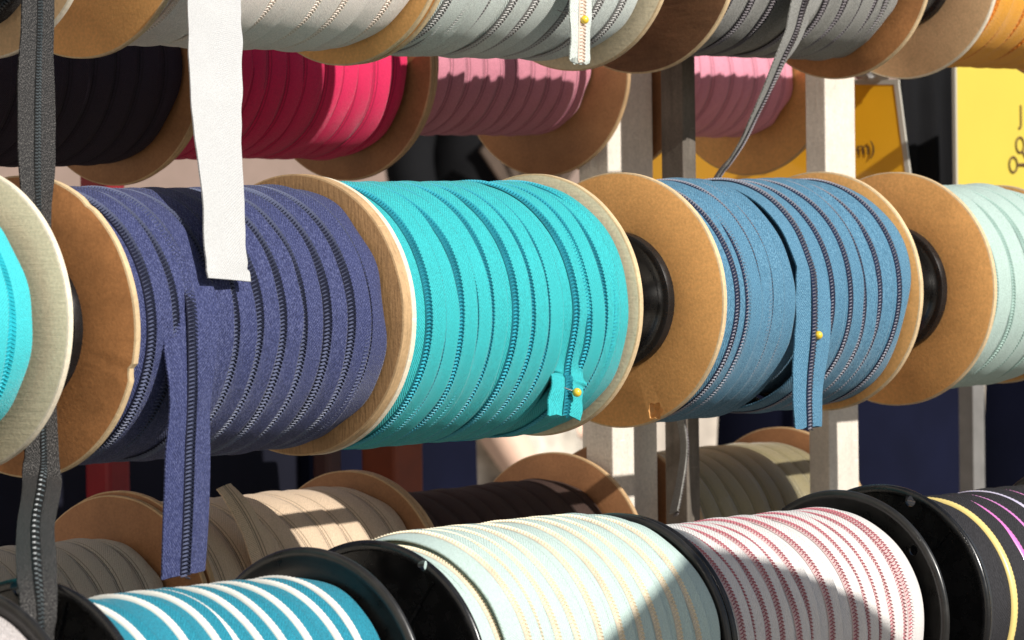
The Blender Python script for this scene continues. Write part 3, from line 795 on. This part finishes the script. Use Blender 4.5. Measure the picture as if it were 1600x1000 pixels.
# ------------------------------------------------------------------ top rod
s = Spool('charcoal zipper tape at the top left corner with a long tail hanging down', 'T', 18.98, 21.842, 0, -.02)
wooden(s, (18.98, 19.036, 'face_tan', 'rim_pale'), (21.787, 21.842, 'face_light', 'rim_white'), seed=14)
s.wind(seq(19.25, 21.42, .24, .02, 6), .80, .42, FB['charcoal'], CO['charcoal'], seed=51)
tl = ribbon('tape_tail', [(21.36,.44,2.62,.33),(21.3,.368,2.177,.33),(21.1,.198,1.737,.33),(20.75,-.121,1.3,.31),(20.48,-.37,.877,.29),(20.42,-.44,.462,.28),(20.42,-.44,.049,.28),(20.42,-.44,-.363,.29),(20.42,-.44,-.70,.29),(20.38,-.48,-.93,.28),(20.08,-.75,-1.03,.25),(19.3,-1.446,-1.18,.235),(18.5,-2.22,-1.36,.235),(18.22,-2.50,-1.58,.25),(18.2,-2.52,-1.9,.26)],
       FB['charcoal'], s.root, CO['charcoal'], m=170, seed=13, edge=.003, twist=[(0, .0), (.12, .15), (.25, -.05), (.35, .15), (.62, -.05), (.72, .1), (.82, -.1), (1, .1)], pitch=.022, half=.025, hgt=.016, even_z=True)
tl['label'] = 'glittering charcoal tail hanging from the top rod to the bottom rod'

s = Spool('cream zipper tape on the top rod behind the white strip', 'T', 22.753, 25.72)
wooden(s, (22.753, 22.808, 'face_tan', 'rim_pale'), (25.665, 25.72, 'face_tan', 'rim_pale'), seed=16)
s.wind(seq(23.03, 25.38, .27, .03, 8), .865, .44, FB['cream'], CO['cream'], seed=61, end_edge=.045, hgt=.014, half=.036)

s = Spool('silver white zipper tape with grey coils on the top rod, pinned tail', 'T', 25.768, 28.681, 0, .01)
wooden(s, (25.768, 25.823, 'face_tan', 'rim_pale'), (28.626, 28.681, 'face_birch', 'rim_pale'), seed=18)
s.wind([26.06, 26.20, 26.36, 26.52, 26.87, 27.14, 27.33, 27.62, 27.99, 28.30], .885, .42, FB['silver'], CO['silver'], seed=71, variants=6, wob=.025, uR=.19, hgt=.018)
ribbon('tape_tail', [(27.53,.40,2.85,.28),(27.517,.40,2.663,.28),(27.475,.385,2.358,.275),(27.461,.385,2.106,.262),(27.448,.385,1.874,.25)], FB['silver'], s.root, CO['cream'], m=50, seed=15, fray=.03, half=.04)

s = Spool('mid gray zipper tape on the top rod with a tail swinging down to the left', 'T', 29.548, 32.618)
wooden(s, (29.548, 29.603, 'face_dark', 'rim_pale'), (32.562, 32.618, 'face_brown', 'rim_pale'), seed=20)
s.wind([29.85, 30.18, 30.56, 30.99, 31.32, 31.58, 31.83, 32.06, 32.25], .80, .44, FB['gray'], CO['gray'], seed=81, end_edge=.04, wob=.03, uR=.2)
tl = ribbon('tape_tail', [(31.103,.48,2.906,.45),(30.723,.44,2.455,.43),(30.645,.49,2.184,.39),(30.541,.55,1.967,.35),(30.515,.68,1.699,.32),(30.494,.80,1.485,.26),(30.516,.95,1.27,.23),(30.538,1.1,1.109,.22),(30.53,1.25,.931,.22),(30.474,1.5,.401,.22),(30.551,1.7,-.263,.21),(30.652,1.78,-.823,.20),(30.726,1.78,-1.105,.19),(30.781,1.78,-1.388,.18),(30.717,1.78,-1.664,.19),(30.615,1.78,-1.937,.20)],
       FB['gray'], s.root, CO['gray'], m=150, seed=17, edge=.006, twist=[(0, 0), (.2, .3), (.4, .5), (.6, .8), (1, 1.0)])
tl['label'] = 'gray tail swinging down behind the steel blue spool'

s = Spool('orange zipper tape at the top right corner', 'T', 33.71, 36.62, 0, .02)
wooden(s, (33.71, 33.765, 'face_light', 'rim_white'), (36.565, 36.62, 'face_tan', 'rim_pale'), caps=True, seed=22)
s.wind(seq(34.02, 36.28, .27, .04, 12), .84, .44, FB['orange'], CO['orange'], seed=91, hgt=.012, half=.03, pitch=.05, wob=.03)

# ------------------------------------------------------------------ bottom rod, black plastic spools
def plastic(sp, holesL=(), holesR=(), ribsL=()):
    plastic_flange(sp.root, sp.lx(sp.xl), sp.lx(sp.xl)+.06, -1, 'black', holes=holesL, ribs=ribsL)
    plastic_flange(sp.root, sp.lx(sp.xr)-.06, sp.lx(sp.xr), 1, 'black_soft', holes=holesR)
def hole_ring(r, angs, rad=.035): return [(r*math.cos(a), r*math.sin(a), rad) for a in angs]

s = Spool('light gray zipper tape on a black spool in the bottom left corner', 'B', 15.1, 18.0)
plastic(s)
s.wind(seq(15.3, 17.72, .3, .02, 14), .83, .46, FB['lgray'], None, seed=101, seam=True)

s = Spool('azure blue zipper tape with bold white coils on a black spool', 'B', 18.51, 21.097)
plastic(s, holesL=[(.105, .895-.02, .05)], ribsL=(1.9, 3.4))
s.wind([18.92, 19.26, 19.52, 19.69, 19.88, 20.1, 20.32, 20.58, 20.76], .755, .46, FB['bblue'], CO['bwhite'], seed=111, band=True, half=.031, hgt=.026, end_edge=.01, uR=.115, wob=.014)

s = Spool('ice mint zipper tape with gold coils on a black spool, bottom rod', 'B', 21.68, 24.45)
plastic(s, holesL=[(-.435, .80, .035)], holesR=[(-.752, .432, .032)], ribsL=(2.2, 4.1))
s.wind([21.96, 22.06, 22.16, 22.30, 22.49, 22.69, 22.93, 23.16, 23.38, 23.58, 23.82, 24.03, 24.16], .955, .40, FB['bmint'], CO['gold'], seed=121, variants=6, end_edge=.012, pitch=.026, hgt=.020, half=.030, wob=.014, uR=.13, lift=.012, drop=(.985, .955), drop0=(.925, .94))

s = Spool('white zipper tape with maroon coils on a black spool, bottom rod', 'B', 24.47, 27.272, 0, -.008)
plastic(s, holesL=[(-.752, .432, .032)], holesR=[(-.655, .52, .04)])
s.wind([24.76, 24.90, 25.06, 25.25, 25.44, 25.61, 25.88, 26.20, 26.36, 26.50, 26.67, 26.86, 26.93], .80, .42, FB['white'], CO['maroon'], seed=131, variants=6, end_edge=.006, pitch=.026, half=.036, hgt=.022, wob=.013, uR=.118)

s = Spool('black zipper tape with pink and yellow coils on a black spool, bottom right corner', 'B', 27.80, 30.75)
plastic(s, holesL=[(-.255, .83, .045)], ribsL=(2.35, 1.2))
s.wind([28.10, 28.45, 28.72, 28.98, 29.26, 29.54, 29.82, 30.1, 30.4], .775, .44, FB['black'], [RB[0], RB[0]], seed=141, band=True, half=.04, hgt=.025, colors=[RB[0], RB[2], RB[1], RB[3], RB[4], RB[1]])

# ------------------------------------------------------------------ back rods
s = Spool('aubergine black zipper tape behind the charcoal tail, upper back rod', 'U', 24.1, 26.995, 0, -.03)
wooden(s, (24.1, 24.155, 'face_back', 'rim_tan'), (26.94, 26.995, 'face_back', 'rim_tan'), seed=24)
s.wind(seq(24.4, 26.66, .27, .02, 18), .815, .44, FB['udark'], None, seed=151, seam=True, slope=.05, lift=.008, taper=.0)
s = Spool('crimson zipper tape, half in the sun, upper back rod', 'U', 27.0, 30.03)
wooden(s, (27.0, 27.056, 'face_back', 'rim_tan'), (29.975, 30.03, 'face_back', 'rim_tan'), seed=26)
s.wind(seq(27.3, 29.70, .25, .03, 19), .79, .42, FB['crimson'], None, seed=161, seam=True, slope=.05, lift=.008)
s = Spool('old rose zipper tape beside the pale post, upper back rod', 'U', 30.035, 32.99, 0, .03)
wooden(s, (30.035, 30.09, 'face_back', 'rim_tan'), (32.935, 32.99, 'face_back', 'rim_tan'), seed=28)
s.wind(seq(30.28, 32.69, .25, .02, 20), .60, .40, FB['rose'], None, seed=171, seam=True, slope=.05, lift=.008)
s = Spool('pink zipper tape between the grey post and the sunlit post, upper back rod', 'U', 33.95, 36.42, 0, .03)
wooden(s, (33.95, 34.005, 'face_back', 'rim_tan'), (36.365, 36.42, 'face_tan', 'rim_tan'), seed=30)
s.wind(seq(34.2, 36.14, .23, .04, 22), .60, .38, FB['pink'], None, seed=181, seam=True, slope=.05, lift=.008, wob=.02)

s = Spool('grey beige zipper tape behind the charcoal tail, lower back rod', 'L', 22.3, 25.23, 0, -.03)
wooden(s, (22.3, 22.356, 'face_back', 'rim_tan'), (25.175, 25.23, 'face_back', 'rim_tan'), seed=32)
s.wind(seq(22.55, 24.9, .25, .03, 23), .665, .42, FB['gbeige'], None, seed=191, seam=True, slope=.05, lift=.008)
s = Spool('sandy beige zipper tape with a patch of sun, lower back rod', 'L', 25.26, 28.14)
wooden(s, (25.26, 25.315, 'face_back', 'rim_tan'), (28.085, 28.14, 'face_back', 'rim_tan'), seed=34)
s.wind(seq(25.55, 27.8, .27, .02, 24), .865, .44, FB['beige'], None, seed=201, seam=True, slope=.05, lift=.008)
ribbon('tape_tail', [(25.72,2.66,-1.44,.20),(25.75,2.58,-1.54,.22),(25.83,2.52,-1.70,.25),(25.91,2.46,-1.92,.28),(26.0,2.44,-2.16,.30),(26.1,2.46,-2.44,.32)], FB['beige'], s.root, None, m=30, seed=19, seam=True, fray=.02)
s = Spool('dark brown zipper tape left of the pale post, lower back rod', 'L', 28.145, 31.03)
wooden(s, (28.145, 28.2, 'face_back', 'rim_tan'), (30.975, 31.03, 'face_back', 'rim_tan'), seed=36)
s.wind(seq(28.4, 30.74, .25, .03, 25), .755, .42, FB['brown'], None, seed=211, seam=True, slope=.05, lift=.008)
s = Spool('shiny olive zipper tape right of the grey post, lower back rod', 'L', 31.9, 34.65, 0, .05)
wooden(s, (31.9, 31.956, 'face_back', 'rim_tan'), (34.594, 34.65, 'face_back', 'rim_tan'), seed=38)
s.wind(seq(32.2, 34.3, .27, .03, 26), .855, .44, FB['olive'], None, seed=221, seam=True, slope=.05, lift=.008, wob=.02, rn=.012)

# ------------------------------------------------------------------ loose strip, pins
st = thing('hanging_strip', 'plain white tape strip hanging in front of the purple navy spool', 'tape strip', (22.85, .15, 2.2))
ribbon('strip', [(23.4,.62,3.1,.46),(23.085,.35,2.499,.458),(22.852,.15,2.214,.453),(22.394,-.25,1.746,.444),(22.057,-.55,1.298,.418),(21.825,-.80,.864,.414),(21.671,-.955,.438,.398),(21.652,-1.0,.281,.398)], FB['white_flat'], st, None, m=100, seed=23, edge=.010, cup=.004)
pin('yellow pin stuck in the turquoise tape end', (25.51, -.985, -.633))
pin('yellow pin stuck in the steel blue tape tail', (28.66, -1.03, -.313))
pin('yellow pin stuck in the silver white tape tail at the top', (27.46, .345, 2.2))

# ------------------------------------------------------------------ signs and cloth behind, right
MT['card_yellow'] = plain('card_yellow', (0.60, 0.47, 0.065), .5, .4, coat=.15, var=.04, scale=6)
MT['card_orange'] = plain('card_amber', (0.80, 0.40, 0.015), .4, .4, coat=.3, var=.06, scale=6)
MT['ink'] = plain('ink_brown', (0.10, 0.05, 0.015), .7)
MT['sleeve'] = plain('sleeve_edge', (0.45, 0.42, 0.36), .25, .6)
def text(parent, body, size, loc, rot, name='lettering'):
    c = bpy.data.curves.new(name, 'FONT'); c.body = body; c.size = size*S; c.extrude = .002*S
    o = bpy.data.objects.new(name, c); COL.objects.link(o)
    bpy.context.view_layer.update(); dg = bpy.context.evaluated_depsgraph_get()
    me = bpy.data.meshes.new_from_object(o.evaluated_get(dg)); bpy.data.objects.remove(o)
    me.materials.append(MT['ink']); q = bpy.data.objects.new(name, me); COL.objects.link(q)
    q.parent = parent; q.location = Vector(loc)*S; q.rotation_euler = rot
    return q
ys = thing('price_sign', 'sunlit yellow sign with a scissors symbol at the right edge', 'sign', (41.9, 5.0, -1.0))
V, Fc = box((-1.34, 0, 0), (1.34, .03, 3.6)); o = mk('card', V, Fc, MT['card_yellow'], ys, smooth=False)
for c0, c1 in (((-1.375, -.006, -.06), (-1.34, .036, 3.66)), ((1.34, -.006, -.06), (1.40, .036, 3.66)), ((-1.34, -.006, -.06), (1.34, .036, 0)), ((-1.34, -.006, 3.6), (1.34, .036, 3.66))):
    V, Fc = box(c0, c1); mk('sleeve_edge', V, Fc, MT['sleeve'], ys, smooth=False)
text(ys, 'J', .30, (-.03, -.008, 2.58), (math.pi/2, 0, 0))
def scissors(parent, cx, cz):
    V = []; Fc = []
    def ringm(x, z, r, tr):
        n, k = 28, 8; i0 = len(V)
        for a in range(n):
            for b in range(k):
                A, B = 2*math.pi*a/n, 2*math.pi*b/k; rr = r+tr*math.cos(B)
                V.append((x+rr*math.cos(A), -.010+tr*.5*math.sin(B), z+rr*math.sin(A)))
        for a in range(n):
            for b in range(k): Fc.append((i0+a*k+b, i0+((a+1) % n)*k+b, i0+((a+1) % n)*k+(b+1) % k, i0+a*k+(b+1) % k))
    def bar(x0, z0, x1, z1, w0, w1):
        d = Vector((x1-x0, 0, z1-z0)).normalized(); p = Vector((-d.z, 0, d.x)); i0 = len(V)
        for (x, z, w) in ((x0, z0, w0), (x1, z1, w1)):
            for sg in (-1, 1):
                for yy in (-.014, -.004): V.append((x+p.x*w*sg, yy, z+p.z*w*sg))
        Fc.extend([(i0+a for a in q) for q in ((0,1,3,2),(4,6,7,5),(0,4,5,1),(2,3,7,6),(0,2,6,4),(1,5,7,3))])
    ringm(cx, cz, .085, .014); ringm(cx+.15, cz+.22, .085, .014)
    bar(cx+.085, cz, cx+.36, cz+.0, .016, .022); bar(cx+.2, cz+.15, cx+.36, cz+.0, .016, .022)
    bar(cx+.30, cz+.06, cx+.85, cz-.22, .03, .006); bar(cx+.30, cz+.0, cx+.9, cz+.08, .03, .006)
    mk('scissors_symbol', V, [tuple(f) for f in Fc], MT['ink'], parent)
scissors(ys, -.17, 2.12)
V, Fc = box((-.97, .06, -11.2), (-.73, .24, 3.9)); mk('stand_pole', V, Fc, MT['grey_metal'], ys, smooth=False)

os_ = thing('price_sign', 'amber card in a clear sleeve behind the sunlit post, leaning', 'sign', (37.5, 5.0, -1.2)); os_.rotation_euler.z = math.radians(9)
def quad_slab(name, P, x0, x1, mat):
    V = [(x0, y, z) for y, z in P]+[(x1, y, z) for y, z in P]
    return mk(name, V, [(0,1,2,3),(7,6,5,4),(0,4,5,1),(1,5,6,2),(2,6,7,3),(3,7,4,0)], mat, os_, smooth=False)
quad_slab('card', [(1.9, 0), (-1.45, 0), (-1.05, 3.13), (1.9, 3.2)], 0, .03, MT['card_orange'])
quad_slab('sleeve_edge', [(-1.45, 0), (-1.50, 0), (-1.10, 3.13), (-1.05, 3.13)], -.006, .036, MT['sleeve'])
quad_slab('sleeve_edge', [(1.9, 3.2), (-1.10, 3.13), (-1.10, 3.18), (1.9, 3.25)], -.006, .036, MT['sleeve'])
text(os_, 'm)', .20, (-.012, -.62, 2.42), (math.pi/2, 0, -math.pi/2))
V, Fc = box((.05, -.46, -11.0), (.25, -.30, 3.1)); mk('stand_pole', V, Fc, MT['grey_metal'], os_, smooth=False)

pw = thing('paper_wad', 'crumpled white and pink paper clipped on top of the amber card', 'paper', (37.45, 4.03, 2.08))
bm = bmesh.new(); bmesh.ops.create_icosphere(bm, subdivisions=3, radius=.17*S)
rr = random.Random(5)
for v in bm.verts:
    v.co *= rr.uniform(.7, 1.2); v.co.z *= .7; v.co.y *= 1.5
me = bpy.data.meshes.new('paper'); bm.to_mesh(me); bm.free(); me.materials.append(FB['white_flat']); me.materials.append(FB['pink'])
for f in me.polygons: f.material_index = 1 if f.center.y > .016 else 0
q = bpy.data.objects.new('paper', me); COL.objects.link(q); q.parent = pw

dc = thing('hanging_cloth', 'black cloth hanging between the amber card and the yellow sign', 'cloth', (43.2, 7.0, 3.4))
n = 40; V = []; Fc = []
for i, z in enumerate((0, -.4, -1.5, -3.0, -4.6)):
    for side in (0, 1):
        for a in range(n):
            u = a/(n-1); x = (-.62+u*1.5)*(1-.05*i)+.06*i; y = .10*math.sin(u*13+i*.3)*(0.3+i*.2)+.06*math.sin(u*29+i)
            V.append((x, y+side*.06, z))
for i in range(4):
    b = i*2*n; c = (i+1)*2*n
    for a in range(n-1):
        Fc.append((b+a, c+a, c+a+1, b+a+1)); Fc.append((b+n+a+1, c+n+a+1, c+n+a, b+n+a))
    Fc.append((b, b+n, c+n, c)); Fc.append((b+n-1, c+n-1, c+2*n-1, b+2*n-1))
mk('cloth', V, Fc, MT['black_cloth'], dc)
V, Fc = box((-2.0, -.03, -.02), (.86, .10, .1)); mk('rail', V, Fc, MT['grey_metal'], dc, smooth=False)
for x in (-2.0,):
    V, Fc = box((x, .25, G-3.4), (x+.12, .37, .1)); mk('rail_post', V, Fc, MT['grey_metal'], dc, smooth=False)

# ------------------------------------------------------------------ an unseen sunshade, invented and shaped to cast the shade on the bottom spools
ap = np.array([24.78, -2.55, -1.63])+np.array(sun_dir)*13.0
pr = thing('shade_parasol', 'cream sunshade added out of view to shade the bottom spools', 'shade_parasol', (ap[0], ap[1], G))
hz = ap[2]-G; n = 8; V = [(0, 0, hz)]; Rp = 3.1; drop = 2.35
for a in range(n):
    A = 2*math.pi*a/n+.2; V.append((Rp*math.cos(A), Rp*math.sin(A), hz-drop))
V2 = [(x, y, z-.03) for x, y, z in V]; V = V+V2; Fc = []
for a in range(n):
    b = (a+1) % n; Fc.append((0, 1+a, 1+b)); Fc.append((n+1, n+2+b, n+2+a)); Fc.append((1+a, n+2+a, n+2+b, 1+b))
mk('canopy', V, Fc, FB['cream'], pr, smooth=False)
V = [(.12*math.cos(k*math.pi/8), .12*math.sin(k*math.pi/8), z) for z in (.4, hz+.25) for k in range(16)]
mk('pole', V, [(k, (k+1) % 16, 16+(k+1) % 16, 16+k) for k in range(16)]+[tuple(range(16, 32)), tuple(range(15, -1, -1))], MT['grey_metal'], pr)
V, Fc = box((-1.8, -1.8, 0), (1.8, 1.8, .4)); bevel(mk('base', V, Fc, MT['post_grey'], pr, smooth=False), .05)
